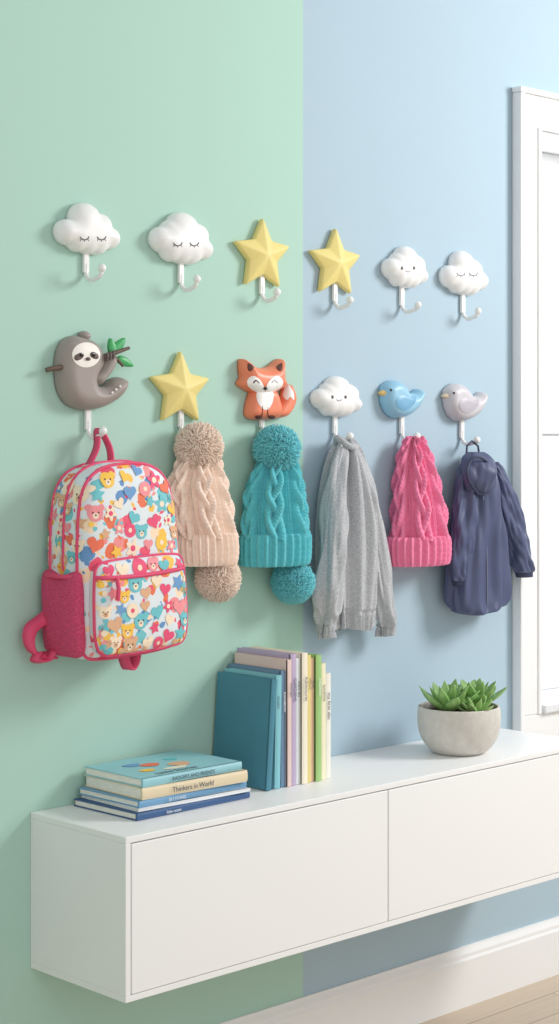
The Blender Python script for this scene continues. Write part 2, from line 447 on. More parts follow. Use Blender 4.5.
# birds
def bird(name, ox, oy, cbody, cwing, cbeak):
    Mb = mat(name+'_body', cbody, 0.4, spec=.5); Mw = mat(name+'_wing', cwing, 0.4, spec=.5); Mk = mat(name+'_beak', cbeak, 0.45)
    c = P(ox+20, oy+20); e = empty('bird_wall_hook', (c.x, 0, c.z))
    q = lambda L: [(ox+x, oy+y) for x, y in L]
    relief('beak', q([(0, 13), (6, 9), (9, 13), (6, 17)]), 0.010, 0.01, Mk, e, n=3, d0=.008)
    o, b = relief('bird_body', q([(4, 13), (5, 6), (11, 1), (18, 1), (24, 6), (29, 12), (34, 13), (39, 9), (43, 11), (42, 19), (37, 29), (28, 36), (18, 38), (10, 34), (5, 24)]), 0.030, 0.022, Mb, e)
    decal('wing', q([(19, 17), (25, 15), (31, 17), (37, 17), (35, 24), (28, 30), (21, 29), (17, 23)]), b, Mw, e, n=4, off=.0028)
    for k in range(3):
        line_on('wing_feather', q([(22+k*4, 28-k*2), (26+k*3.6, 23-k*1.5), (31+k*2, 20)]), b, 0.0012, Mb, e, 4)
    sphere('eye', onto(b, ox+12, oy+10, .0005), 0.0028, M_eye, e)
    return e
e = bird('blue_bird', 379, 380, (148, 196, 222), (118, 172, 206), (240, 204, 130))
hook(e, 402, 412, 439, 417, 436)
e = bird('grey_bird', 442, 383, (204, 201, 206), (184, 180, 188), (226, 210, 184))
hook(e, 462, 415, 443, 477, 440)

# ------------------------------------------------------------------ lofted soft goods
def loft(name, rows, m, parent, nu=160, nv=120, disp=None, power=2.0, ymin=0.004, hem=None, capbot=True):
    """rows: (py, pxL, pxR, depth ratio, centre distance from wall)"""
    K = catmull(rows, 24, closed=False); K = np.array(K)
    idx = np.linspace(0, len(K)-1, nv); R = np.stack([np.interp(idx, np.arange(len(K)), K[:, j]) for j in range(5)], 1)
    V = []; Fc = []
    info = []
    for j in range(nv):
        py, l, r, br, dc = R[j]; cx = (l+r)/2; s = SC(cx, dc); ph = PHI(cx)
        hw = max((r-l)/2/s, 0.0008); b = br*hw
        a = math.sqrt(max(hw*hw-(b*math.sin(ph))**2, (0.3*hw)**2))/math.cos(ph)
        c = P(cx, py, dc); info.append((c, a, b))
    def ringpts(j, sc=1.0, dz=0.0):
        c, a, b = info[j]; out = []
        tt = j/(nv-1)
        for i in range(nu):
            an = 2*math.pi*i/nu; ca, sa = math.cos(an), math.sin(an)
            d = disp(an, tt, c) if disp else 0
            d *= min(1, a/0.012)
            pc = abs(ca)**(2/power)*(1 if ca >= 0 else -1); ps = abs(sa)**(2/power)*(1 if sa >= 0 else -1)
            x = c.x+(a*sc+d)*pc; y = c.y-(b*sc+d)*ps
            z = c.z+dz+(hem(an, tt) if hem else 0)
            out.append((x, min(y, -ymin), z))
        return out
    for j in range(nv): V += ringpts(j)
    nr = nv
    if capbot:
        V += ringpts(nv-1, 0.93, 0.0); V += ringpts(nv-1, 0.86, 0.012); nr += 2
    for j in range(nr-1):
        for i in range(nu):
            k = (i+1) % nu; Fc.append((j*nu+i, j*nu+k, (j+1)*nu+k, (j+1)*nu+i))
    base = len(V)
    c0 = np.mean(np.array(V[:nu]), axis=0); V.append(tuple(c0))
    c1 = np.mean(np.array(V[(nr-1)*nu:nr*nu]), axis=0); V.append(tuple(c1))
    for i in range(nu):
        k = (i+1) % nu; Fc.append((base, k, i)); Fc.append((base+1, (nr-1)*nu+i, (nr-1)*nu+k))
    return mk(name, V, Fc, m, parent)

def cable(an, t, ncab, turns, amp, stitches):
    w = 2*math.pi/ncab; cc = ((an+0.35)/w) % 1.0-0.5
    best = 0.0; side = 0; ph0 = t*2*math.pi*turns
    for k in range(3):
        ph = ph0+2*math.pi*k/3
        ctr = 0.21*math.sin(ph); zz = 0.5+0.5*math.cos(2*ph+1.5708)
        q = 1-((cc-ctr)/0.145)**2
        if q > 0:
            v = q**0.8*(0.5+0.5*zz)
            if v > best: best = v; side = math.cos(ph)
    if best > 0:
        st = abs(math.sin(t*math.pi*stitches+cc*22*(1 if side > 0 else -1)))
        return amp*best+0.0020*st*min(1, best*2)
    st = abs(math.sin(t*math.pi*stitches))
    edge = max(0, 1-(abs(abs(cc)-0.46)/0.036)**2)
    return amp*0.35*edge+0.0012*st
def pompom(name, c, r, m, parent, nst=3600):
    sphere('pompom_core', c, r*0.80, m, parent)
    V = []; Fc = []
    rg = random.Random(int(c[0]*1e5))
    for s in range(nst):
        z = rg.uniform(-1, 1); a = rg.uniform(0, 2*math.pi); q = math.sqrt(1-z*z)
        d = Vector((q*math.cos(a), q*math.sin(a), z))
        d2 = (d+Vector((rg.gauss(0, .16), rg.gauss(0, .16), rg.gauss(0, .16)))).normalized()
        L = r*rg.uniform(0.88, 1.06)
        p0 = Vector(c)+d*r*0.66; p1 = Vector(c)+(d+d2).normalized()*(r*0.66+L)/2; p2 = Vector(c)+d2*L
        u = d.orthogonal().normalized(); v = d.cross(u); base = len(V); w = 0.0018
        for p, ww in ((p0, w), (p1, w), (p2, w*0.8)):
            p.y = min(p.y, -0.003)
            for k in range(3):
                an = 2*math.pi*k/3; V.append(p+(u*math.cos(an)+v*math.sin(an))*ww)
        for j in range(2):
            for k in range(3):
                kk = (k+1) % 3; Fc.append((base+j*3+k, base+j*3+kk, base+j*3+3+kk, base+j*3+3+k))
        Fc.append((base+6, base+7, base+8))
    return mk(name, V, Fc, m, parent, fix=False)
def yarn(name, col):
    return mat(name, col, 0.9, var=0.06, vscale=90, bump=0.3, bscale=900, sheen=0.3, spec=0.15)
def knit_hat(objname, m, mp, rows, cuff, ncab, turns, poms, phase=0):
    c = P((rows[0][1]+rows[0][2])/2, rows[0][0], .05)
    e = empty(objname, c)
    loft('cable_knit_crown', rows, m, e, nu=320, nv=230, disp=lambda an, t, c: cable(an+phase, t, ncab, turns, 0.021, 24)-.009, capbot=True)
    def rib(an, t, c):
        r = math.cos(an*26+phase); s = abs(math.sin(t*math.pi*6+an*13))
        edge = -0.005*(abs(2*t-1)**4)
        return 0.0050*(max(r, -0.6))+0.0010*s+edge+0.004
    loft('ribbed_cuff', cuff, m, e, nu=400, nv=46, disp=rib)
    for (px, py, d, rpx) in poms:
        q = P(px, py, d); pompom('pompom', q, rpx/SC(px, d), mp, e)
    return e
My_beige = yarn('yarn_oatmeal_pink', (246, 222, 205)); My_teal = yarn('yarn_teal', (92, 190, 200)); My_pink = yarn('yarn_pink', (238, 130, 168))
Mp_beige = yarn('pompom_yarn_blush', (255, 230, 212)); Mp_teal = yarn('pompom_yarn_teal', (118, 210, 220))
knit_hat('knit_pompom_hat', My_beige, Mp_beige,
    [(452, 187, 213, .8, .05), (468, 178, 219, .8, .05), (486, 171, 224, .8, .05), (510, 173, 229, .8, .05), (538, 180, 233, .8, .05)],
    [(533, 181, 234, .8, .052), (550, 181, 235, .8, .052), (565, 183, 234, .8, .052)], 6, 1.2,
    [(199, 447, .055, 24.5), (218, 579, .055, 23)], phase=.4)
knit_hat('knit_pompom_hat', My_teal, Mp_teal,
    [(456, 266, 290, .8, .05), (470, 257, 297, .8, .05), (490, 248, 302, .8, .05), (512, 245, 305, .8, .05), (538, 244, 308, .8, .05)],
    [(533, 243, 308, .8, .052), (550, 243, 308, .8, .052), (565, 243, 307, .8, .052)], 6, 1.2,
    [(277, 449, .055, 24), (293, 582, .055, 22)], phase=.1)
knit_hat('knit_hat', My_pink, My_pink,
    [(436, 411, 419, .8, .045), (444, 406, 423, .8, .045), (460, 400, 430, .8, .045), (485, 396, 437, .8, .045), (512, 394, 443, .8, .045), (540, 392, 446, .8, .045)],
    [(536, 390, 448, .75, .048), (552, 390, 448, .75, .048), (565, 391, 447, .75, .048)], 6, 1.5, [], phase=.25)

# ------------------------------------------------------------------ sweater
M_sw = mat('heather_grey_knit', (184, 186, 190), 0.95, var=0.22, vscale=300, bump=0.9, bscale=420, sheen=0.3, spec=0.1)
c = P(345, 440, .04); e = empty('grey_sweater', c)
def softfold(seed, amp, k=2.0, vs=0.7, ribf=0, ribt=0.95, xtra=0):
    def f(an, t, c):
        g = min(1, 0.3+t*1.2)
        p = Vector((math.cos(an)*k+seed, math.sin(an)*k, t*vs+seed))
        q = noise.noise(p)+0.3*noise.noise(p*2.1)
        r = amp*g*q*1.6
        r += 0.0007*abs(math.sin(t*math.pi*110))
        if ribf and t > ribt:
            r += 0.0022*math.cos(an*ribf)-0.003
        elif ribf and t > ribt-.02: r -= .0045
        return r
    return f
loft('sweater_body', [(438, 341, 352, .7, .035), (448, 336, 358, .7, .042), (466, 331, 363, .7, .045), (500, 327, 369, .65, .048), (545, 324, 373, .6, .048), (590, 324, 373, .6, .048), (628, 326, 372, .6, .048)],
     M_sw, e, nu=260, nv=220, disp=softfold(3.1, 0.028, 2.6, 0.8, 46, .92), hem=lambda an, t: 0.004*math.sin(an*3+1)*t)
loft('sweater_sleeve_right', [(444, 345, 356, .8, .045), (462, 349, 366, .8, .055), (492, 354, 377, .8, .055), (530, 361, 385, .8, .05), (575, 368, 390, .8, .048), (610, 374, 393, .8, .048), (625, 377, 393, .8, .048), (636, 378, 392, .8, .048)],
     M_sw, e, nu=160, nv=220, disp=softfold(8.4, 0.010, 1.4, 4.5, 22, .89))
loft('sweater_sleeve_left', [(447, 338, 348, .8, .055), (470, 330, 348, .8, .068), (510, 322, 347, .85, .072), (560, 318, 345, .85, .072), (605, 316, 341, .85, .07), (620, 317, 338, .85, .068), (638, 317, 336, .85, .068)],
     M_sw, e, nu=160, nv=220, disp=softfold(5.7, 0.011, 1.4, 4.5, 22, .89))
cpts = []
for i in range(28):
    a = 2*math.pi*i/28; q = P(346+7.5*math.cos(a), 445, .05)
    cpts.append(Vector((q.x, -.05-.020*math.sin(a), q.z+.006*math.sin(a*2+1)-.010*math.cos(a))))
tube('sweater_collar', cpts, 0.007, M_sw, e, cyclic=True)

# ------------------------------------------------------------------ jacket
M_jk = mat('navy_nylon', (76, 84, 116), 0.5, var=0.05, vscale=40, bump=0.12, bscale=90, spec=0.45)
M_jkin = mat('navy_trim', (50, 56, 84), 0.6); M_zip = mat('zip_metal', (112, 118, 140), 0.4)
c = P(475, 445, .04); e = empty('navy_jacket', c)
def jfold(seed, amp, k=1.4, vs=3.0):
    def f(an, t, c):
        p = Vector((math.cos(an)*k+seed, math.sin(an)*k, t*vs+seed*2))
        q = noise.noise(p); q2 = noise.noise(p*2.2)
        return amp*(q*1.5+q2*0.6)
    return f
loft('jacket_body', [(452, 472, 482, .7, .035), (462, 464, 492, .7, .045), (485, 457, 501, .7, .05), (520, 452, 505, .65, .050), (560, 449, 507, .6, .050), (598, 446, 508, .6, .050), (610, 447, 507, .6, .050)],
     M_jk, e, nu=220, nv=170, disp=jfold(2.2, 0.014, 2.0, 2.6), hem=lambda an, t: (0.007*math.sin(an*2+.6))*t)
loft('jacket_sleeve_left', [(466, 462, 475, .8, .06), (484, 456, 478, .8, .066), (515, 452, 477, .8, .066), (545, 450, 475, .8, .064), (568, 450, 472, .8, .062), (580, 452, 471, .8, .062)],
     M_jk, e, nu=150, nv=130, disp=jfold(6.2, 0.009, 1.3, 4.5))
loft('jacket_sleeve_right', [(462, 484, 496, .8, .05), (478, 489, 507, .8, .058), (505, 495, 518, .8, .058), (535, 501, 527, .8, .055), (558, 508, 532, .8, .055), (572, 514, 533, .8, .055)],
     M_jk, e, nu=150, nv=130, disp=jfold(9.2, 0.009, 1.3, 4.5))
loft('jacket_sleeve_cuff', [(570, 514, 533, .8, .055), (577, 516, 533, .8, .055)], M_jkin, e, nu=60, nv=8)
loft('jacket_sleeve_cuff', [(578, 452, 471, .8, .062), (585, 453, 470, .8, .062)], M_jkin, e, nu=60, nv=8)
loft('jacket_hood', [(452, 468, 481, .8, .06), (458, 462, 490, .8, .072), (468, 460, 496, .85, .080), (480, 461, 496, .85, .082), (491, 466, 491, .8, .078), (499, 474, 485, .7, .07)],
     M_jk, e, nu=150, nv=90, disp=jfold(4.4, 0.006, 1.4, 2.4), capbot=False)
hp_ = [P(470, 462, .108), P(478, 457, .112), P(488, 463, .110), P(491, 474, .112), P(486, 486, .106), (P(480, 494, .094)), P(472, 486, .106), P(467, 474, .112)]
tube('jacket_hood_rim', [Vector(p) for p in catmull(hp_, 6)], 0.003, M_jkin, e, cyclic=True)
pl = [(483, 496), (486, 530), (487, 570), (487, 604)]
tube('jacket_zip', [P(a, b, .086) for a, b in catmull(pl, 8, False)], 0.0022, M_zip, e)
tube('hanging_loop', [P(466, 458, .05), P(467, 446, .05), P(472, 441, .05), P(478, 446, .05), P(480, 460, .05)], 0.0025, M_jkin, e)

# ------------------------------------------------------------------ backpack
def pattern_mat():
    m = bpy.data.materials.new('backpack_print'); m.use_nodes = True
    nt = m.node_tree; b = nt.nodes['Principled BSDF']; b.inputs['Roughness'].default_value = 0.65
    tc = nt.nodes.new('ShaderNodeTexCoord'); prev = None
    basec = lin((226, 234, 238))
    pal = [(238, 92, 120), (250, 196, 84), (120, 200, 206), (244, 150, 150), (104, 150, 200), (250, 222, 190), (238, 120, 84)]
    for li, (sc, th) in enumerate(((26, 0.40), (50, 0.3))):
        vo = nt.nodes.new('ShaderNodeTexVoronoi'); vo.inputs['Scale'].default_value = sc
        no = nt.nodes.new('ShaderNodeTexNoise'); no.inputs['Scale'].default_value = 60
        ad = nt.nodes.new('ShaderNodeMix'); ad.data_type = 'RGBA'; ad.blend_type = 'LINEAR_LIGHT'; ad.inputs['Factor'].default_value = 0.008
        nt.links.new(tc.outputs['Object'], ad.inputs['A']); nt.links.new(no.outputs['Color'], ad.inputs['B'])
        nt.links.new(tc.outputs['Object'], no.inputs['Vector'])
        nt.links.new(ad.outputs['Result'], vo.inputs['Vector'])
        lt = nt.nodes.new('ShaderNodeMath'); lt.operation = 'LESS_THAN'; lt.inputs[1].default_value = th
        nt.links.new(vo.outputs['Distance'], lt.inputs[0])
        sp = nt.nodes.new('ShaderNodeSeparateColor'); nt.links.new(vo.outputs['Color'], sp.inputs[0])
        cr = nt.nodes.new('ShaderNodeValToRGB'); cr.color_ramp.interpolation = 'CONSTANT'
        while len(cr.color_ramp.elements) < len(pal): cr.color_ramp.elements.new(0.5)
        for i, cc in enumerate(pal):
            cr.color_ramp.elements[i].position = i/len(pal); cr.color_ramp.elements[i].color = lin(pal[(i+li*3) % len(pal)])
        nt.links.new(sp.outputs[0], cr.inputs['Fac'])
        mx = nt.nodes.new('ShaderNodeMix'); mx.data_type = 'RGBA'
        nt.links.new(lt.outputs[0], mx.inputs['Factor'])
        if prev is None: mx.inputs['A'].default_value = basec
        else: nt.links.new(prev, mx.inputs['A'])
        nt.links.new(cr.outputs['Color'], mx.inputs['B']); prev = mx.outputs['Result']
    nt.links.new(prev, b.inputs['Base Color'])
    return m
M_print = pattern_mat()
M_bpink = mat('backpack_pink_trim', (226, 76, 116), 0.6, bump=0.3, bscale=500)
M_mesh = mat('backpack_pink_mesh', (210, 72, 112), 0.8, var=0.35, vscale=420, bump=0.9, bscale=420)
def ring_solid(name, outline, center, profile, fr, m, parent, sub=1):
    V = [fr(center[0], center[1], profile[0][1])]; Fc = []; N = len(outline)
    for (s, d) in profile[1:-1]:
        for (a, b) in outline: V.append(fr(center[0]+(a-center[0])*s, center[1]+(b-center[1])*s, d))
    V.append(fr(center[0], center[1], profile[-1][1])); K = len(profile)-2; last = len(V)-1
    for i in range(N):
        j = (i+1) % N; Fc.append((0, 1+j, 1+i)); Fc.append((last, 1+(K-1)*N+i, 1+(K-1)*N+j))
        for k in range(K-1): Fc.append((1+k*N+i, 1+k*N+j, 1+(k+1)*N+j, 1+(k+1)*N+i))
    o = mk(name, V, Fc, m, parent)
    if sub:
        s = o.modifiers.new('Subdivision', 'SUBSURF'); s.levels = sub; s.render_levels = sub
    return o, BVHTree.FromPolygons([Vector(v) for v in V], Fc)
bx, bz = 2.138, 1.150
bp = empty('childrens_backpack', (bx, -0.01, 1.33))
ol = [(0, .188), (.045, .185), (.083, .170), (.106, .142), (.118, .100), (.124, .040), (.127, -.03), (.128, -.10), (.126, -.15), (.114, -.178), (.085, -.187), (0, -.190)]
ol = ol+[(-x, z) for x, z in ol[-2:0:-1]]
tilt = math.radians(2.5)
def tl(x, z):
    return bx+x*math.cos(tilt)-z*math.sin(tilt)*1.0, bz+z*math.cos(tilt)+x*math.sin(tilt)
ols = [tuple(p) for p in catmull(ol, 4)]
def frF(y0):
    def f(a, b, d):
        x, z = tl(a, b); return Vector((x, -(y0+d), z))
    return f
prof = [(0, .0), (.5, .0), (.84, .002), (.94, .010), (.985, .024), (1.0, .05), (1.0, .09), (.985, .108), (.95, .120), (.88, .128), (.72, .134), (.5, .137), (.25, .139), (0, .139)]
o, bbody = ring_solid('main_compartment', ols, (0, 0), prof, frF(0.006), M_print, bp)
po = [(0, .058), (.078, .056), (.104, .048), (.111, .02), (.114, -.04), (.113, -.09), (.100, -.118), (.06, -.124), (0, -.125)]
po = po+[(-x, z) for x, z in po[-2:0:-1]]; po = [(x, z-0.052) for x, z in po]
pos = [tuple(p) for p in catmull(po, 4)]
prof2 = [(0, .0), (.9, .0), (1.0, .004), (1.0, .022), (.985, .029), (.94, .035), (.82, .040), (.5, .043), (0, .044)]
o, bpock = ring_solid('front_pocket', pos, (0, -.075), prof2, frF(0.124), M_print, bp)
fb = frF(0.006); fp = frF(0.124)
tube('front_piping', [fb(a*.985, b*.985, .110) for a, b in ols], 0.0032, M_bpink, bp, cyclic=True)
tube('back_piping', [fb(a*.985, b*.985, .026) for a, b in ols], 0.0032, M_bpink, bp, cyclic=True)
arch = [(a, b) for a, b in ols if b > -0.02]
arch.sort(key=lambda p: math.atan2(p[1]+0.03, p[0]))
tube('main_zipper', [fb(a*1.004, b*1.004, .070) for a, b in arch], 0.0030, M_bpink, bp)
tube('pocket_piping', [fp(a*1.0, -.075+(b+.075)*1.0, .026) for a, b in pos], 0.0030, M_bpink, bp, cyclic=True)
def zline(z0, k):
    pts = []
    for i in range(25):
        x = -.110+.220*i/24; zz = z0-0.006*math.cos(x/.12*1.4)
        X, Z = tl(x, zz)
        h = bpock.ray_cast(Vector((X, -1, Z)), Vector((0, 1, 0)))
        pts.append((h[0]+Vector((0, -.0015, 0))) if h[0] else fp(x, zz, .03))
    return pts
tube('pocket_zipper', zline(-0.022, 0), 0.0042, M_bpink, bp)
zp = zline(-0.022, 0)[4]
tube('zipper_puller', [zp+Vector((0, -.005, 0)), zp+Vector((.002, -.008, -.02)), zp+Vector((.001, -.007, -.042))], 0.0042, M_bpink, bp)
sp_ = [(-.055, .085), (0, .08), (.055, .085), (.06, .0), (.056, -.07), (.0, -.078), (-.056, -.07), (-.06, .0)]
sps = [tuple(p) for p in catmull(sp_, 6)]
def frS(a, b, d):
    x, z = tl(-.119-d*.75, -.10+b); return Vector((x, -(0.073+a), z))
prof3 = [(0, .0), (.9, .0), (1.0, .004), (.98, .018), (.9, .028), (.6, .034), (0, .036)]
ring_solid('side_mesh_pocket', sps, (0, 0), prof3, frS, M_mesh, bp)
tube('side_pocket_elastic', [frS(a, .078, .03*(1-(abs(a)/.06)**3)) for a in np.linspace(-.056, .056, 15)], 0.0045, M_bpink, bp)
hp = P(88, 436, 0); hx = hp.x
def ribbon(name, pts, wv, th, m, parent):
    pts = [Vector(p) for p in catmull(pts, 8, closed=False)]; V = []; Fc = []
    w = Vector(wv)
    for p in pts: V += [p-w, p+w]
    for i in range(len(pts)-1): Fc.append((2*i, 2*i+1, 2*i+3, 2*i+2))
    o = mk(name, V, Fc, m, parent); s = o.modifiers.new('Solidify', 'SOLIDIFY'); s.thickness = th; s.offset = 0
    return o
ribbon('carry_loop', [(bx-.050, -.05, 1.325), (hx-.014, -.045, 1.365), (hx-.004, -.034, 1.398), (hx+.006, -.034, 1.398), (hx+.018, -.045, 1.365), (bx+.01, -.05, 1.335)], (0, .009, 0), .004, M_bpink, bp)
ribbon('shoulder_strap', [P(54, 610, .03), P(42, 620, .03), P(31, 629, .03), P(29, 643, .035), P(36, 655, .04), P(52, 655, .04)], (.008, -.009, -.006), .004, M_bpink, bp)
ribbon('shoulder_strap_tail', [P(38, 653, .045), P(35, 660, .05), P(46, 661, .05), P(54, 650, .05)], (.004, -.009, .002), .004, M_bpink, bp)
ribbon('bottom_tab', [P(122, 648, .09), P(125, 662, .09), P(129, 669, .09), P(134, 662, .09), P(136, 648, .09)], (.004, -.012, 0), .004, M_bpink, bp)

mcols = {'pink': (236, 84, 122), 'yellow': (250, 200, 80), 'teal': (112, 196, 204), 'rose': (244, 150, 156), 'blue': (112, 160, 208), 'tan': (226, 176, 138), 'coral': (240, 118, 88), 'cream': (250, 228, 200)}
MM = {k: mat('print_'+k, v, 0.65) for k, v in mcols.items()}
M_pd = mat('print_dark', (90, 60, 70), 0.65)
def shape(kind, n=18):
    o = []
    if kind == 'heart':
        for i in range(20):
            a = 2*math.pi*i/20; o.append((16*math.sin(a)**3/17, (13*math.cos(a)-5*math.cos(2*a)-2*math.cos(3*a)-math.cos(4*a))/17))
    elif kind == 'star':
        for i in range(10):
            a = math.pi/2+i*math.pi/5; r = 1 if i % 2 == 0 else .5; o.append((r*math.cos(a), r*math.sin(a)))
    elif kind == 'flower':
        for i in range(30):
            a = 2*math.pi*i/30; r = .75+.25*math.cos(5*a); o.append((r*math.cos(a), r*math.sin(a)))
    else:
        for i in range(n):
            a = 2*math.pi*i/n; o.append((math.cos(a), math.sin(a)))
    return o
acc = {}
def motif(kind, colr, cxx, czz, r, rot, bvh, side, off):
    pts = shape(kind); c, s = math.cos(rot), math.sin(rot)
    V = []
    def proj(u, v):
        if side == 'F':
            h = bvh.ray_cast(Vector((u, -1, v)), Vector((0, 1, 0)))
        else:
            h = bvh.ray_cast(Vector((0.5, u, v)), Vector((1, 0, 0)))
        if h[0] is None: return None
        nn = h[1]
        lim = 0.35
        if side == 'F' and abs(nn.y) < lim: return None
        if side == 'L' and abs(nn.x) < lim: return None
        if (side == 'F' and nn.y > 0) or (side == 'L' and nn.x > 0): nn = -nn
        return h[0]+nn*off
    c0 = proj(cxx, czz)
    if c0 is None: return False
    V.append(c0); N = len(pts)
    for k in (0.33, 0.66, 1.0):
        for (x, y) in pts:
            q = proj(cxx+(x*c-y*s)*r*k, czz+(x*s+y*c)*r*k)
            if q is None or (q-c0).length > r*2.2: return False
            V.append(q)
    L = acc.setdefault(colr, ([], [])); b = len(L[0]); L[0].extend(V)
    for i in range(N):
        j = (i+1) % N; L[1].append((b, b+1+i, b+1+j))
        for q in (0, 1): L[1].append((b+1+q*N+i, b+1+(q+1)*N+i, b+1+(q+1)*N+j, b+1+q*N+j))
    return True
keys = list(mcols); kinds = ['bear', 'heart', 'star', 'flower', 'bear', 'heart', 'disc']
rg = random.Random(11)
def scatter(bvh, side, u0, u1, v0, v1, N, excl=None, base=0.0007):
    placed = []; tries = 0
    while len(placed) < N and tries < 4000:
        tries += 1
        u = rg.uniform(u0, u1); v = rg.uniform(v0, v1); r = rg.uniform(.013, .021)
        if excl and excl(u, v): continue
        if any((u-a)**2+(v-b)**2 < ((r+q)*0.86)**2 for a, b, q in placed): continue
        kd = rg.choice(kinds); col = rg.choice(keys); rot = rg.uniform(-.5, .5); off = base+0.00006*(len(placed) % 5)
        if kd == 'bear':
            col = rg.choice(['tan', 'rose', 'cream', 'teal', 'yellow'])
            for sx in (-1, 1): motif('disc', col, u+sx*r*.68, v+r*.62, r*.36, 0, bvh, side, off)
            if motif('disc', col, u, v, r*.85, 0, bvh, side, off+.0002):
                for sx in (-1, 1): motif('disc', 'dark', u+sx*r*.32, v+r*.1, r*.10, 0, bvh, side, off+.0004)
                motif('disc', 'cream' if col != 'cream' else 'tan', u, v-r*.25, r*.33, 0, bvh, side, off+.0004)
                motif('disc', 'dark', u, v-r*.18, r*.10, 0, bvh, side, off+.0006)
                placed.append((u, v, r))
        else:
            if motif(kd, col, u, v, r*.95, rot, bvh, side, off+.0001):
                if kd in ('flower', 'disc'): motif('disc', 'cream' if col != 'cream' else 'pink', u, v, r*.3, 0, bvh, side, off+.0003)
                placed.append((u, v, r))
scatter(bbody, 'F', bx-.13, bx+.13, bz-.19, bz+.19, 70, excl=lambda u, v: v < bz+0.015)
scatter(bpock, 'F', bx-.13, bx+.14, bz-.19, bz+.02, 50, excl=lambda u, v: abs(v-(bz-.028)) < .011)
scatter(bbody, 'L', -.13, -.02, bz-.0, bz+.15, 20)
for k, (v_, f_) in acc.items():
    mk('print_motifs_'+k, v_, f_, MM.get(k, M_pd), bp, fix=False)

# ------------------------------------------------------------------ books
M_page = mat('book_pages', (242, 236, 226), 0.8, var=0.1, vscale=60, stretch=(1, 1, 12))
def book(parent, org, S, W, T, h, w, t, m, nm='book'):
    org, S, W, T = Vector(org), Vector(S).normalized(), Vector(W).normalized(), Vector(T).normalized()
    ct = 0.0022
    def bx_(s0, s1, w0, w1, t0, t1, mm, n, bev=0):
        V = [org+S*s+W*ww+T*tt for s in (s0, s1) for ww in (w0, w1) for tt in (t0, t1)]
        f = [(0, 1, 3, 2), (4, 6, 7, 5), (0, 4, 5, 1), (2, 3, 7, 6), (0, 2, 6, 4), (1, 5, 7, 3)]
        o = mk(n, V, f, mm, parent, smooth=False)
        if bev:
            b = o.modifiers.new('Bevel', 'BEVEL'); b.width = bev; b.segments = 2
    bx_(0, h, 0.001, w, 0, ct, m, nm+'_cover_a', .0007)
    bx_(0, h, 0.001, w, t-ct, t, m, nm+'_cover_b', .0007)
    n = 7; V = []; Fc = []
    for s in (0, h):
        for i in range(n):
            a = math.pi*i/(n-1); V.append(org+S*s+T*(t/2-math.cos(a)*t/2)+W*(0.003-math.sin(a)*min(.004, t*.2)))
        V.append(org+S*s+T*t+W*.006); V.append(org+S*s+W*.006)
    q = n+2
    for i in range(q): Fc.append((i, (i+1) % q, q+(i+1) % q, q+i))
    Fc.append(tuple(range(q))); Fc.append(tuple(range(q, 2*q)))
    mk(nm+'_spine', V, Fc, m, parent, smooth=False)
    bx_(0.0025, h-0.0025, 0.004, w-0.003, ct, t-ct, M_page, nm+'_pages')
def text(s, org, xd, yd, size, m, parent):
    cu = bpy.data.curves.new('title_text', 'FONT'); cu.body = s; cu.size = size; cu.extrude = 0.0001
    cu.materials.append(m)
    o = bpy.data.objects.new('title_text', cu); COL.objects.link(o)
    xd, yd = Vector(xd).normalized(), Vector(yd).normalized(); zd = xd.cross(yd)
    M = Matrix((xd, yd, zd)).transposed().to_4x4(); M.translation = Vector(org)
    o.parent = parent
    o.matrix_parent_inverse = Matrix.Translation(-Vector(parent.location)); o.matrix_basis = M
bs = empty('book_stack', (2.24, -.1, Z1))
Mb = lambda n, c: mat('cover_'+n, c, 0.45, var=0.04, vscale=12)
z = Z1+0.0005
stack = [('navy', (60, 96, 142), .014, .296, .194, 2.088, -.206, 1.5),
         ('white', (232, 234, 236), .007, .284, .188, 2.096, -.200, -1),
         ('blue', (116, 164, 200), .013, .280, .188, 2.098, -.200, 1),
         ('sand', (230, 212, 178), .023, .266, .184, 2.106, -.198, -1.2),
         ('turquoise', (150, 202, 210), .017, .256, .180, 2.108, -.198, .5)]
for (n_, c_, t_, h_, w_, x_, y_, r_) in stack:
    a = math.radians(r_); S = (math.cos(a), math.sin(a), 0); W = (-math.sin(a), math.cos(a), 0)
    w_ = min(w_, -0.014-y_)
    book(bs, (x_, y_, z), S, W, (0, 0, 1), h_, w_, t_, Mb(n_, c_), 'book_'+n_)
    tx = {'sand': 'Thinkers in World', 'turquoise': 'BADGERS AND FRIENDS', 'navy': 'little ocean', 'blue': 'SKY STORIES'}.get(n_)
    if tx:
        col = mat('title_dark', (70, 80, 96), .6) if n_ in ('sand', 'turquoise') else mat('title_light', (235, 238, 240), .6)
        Sv = Vector(S); Wv = Vector(W)
        text(tx, Vector((x_, y_, z))+Sv*.07-Wv*.0016*(2.9 if n_ == 'sand' else 2.3)+Vector((0, 0, t_*.3)), S, (0, 0, 1), t_*.6, col, bs)
    z += t_+.0003
xt, yt = 2.108, -.198
art = [('print_yellow', .06, .06, .018, .012), ('print_coral', .10, .10, .022, .016), ('print_tan', .15, .07, .024, .02), ('print_teal', .17, .12, .016, .012), ('cover_cream', .12, .045, .03, .01), ('print_blue', .07, .12, .02, .014)]
M_cc = mat('cover_cream', (244, 236, 214), .5)
for (mn, ax, ay, rx, ry) in art:
    V = [(xt+ax+rx*math.cos(2*math.pi*i/20)*(1+.15*math.sin(6*math.pi*i/20)), yt+ay+ry*math.sin(2*math.pi*i/20), z+.0004+.0001*ax) for i in range(20)]
    mk('cover_art', V, [tuple(range(20))], MATS[mn], bs, smooth=False, fix=False)
text('Little Stories', (xt+.05, yt+.016, z+.0005), (1, 0, 0), (0, 1, 0), .02, mat('title_dark', (70, 80, 96), .6), bs)

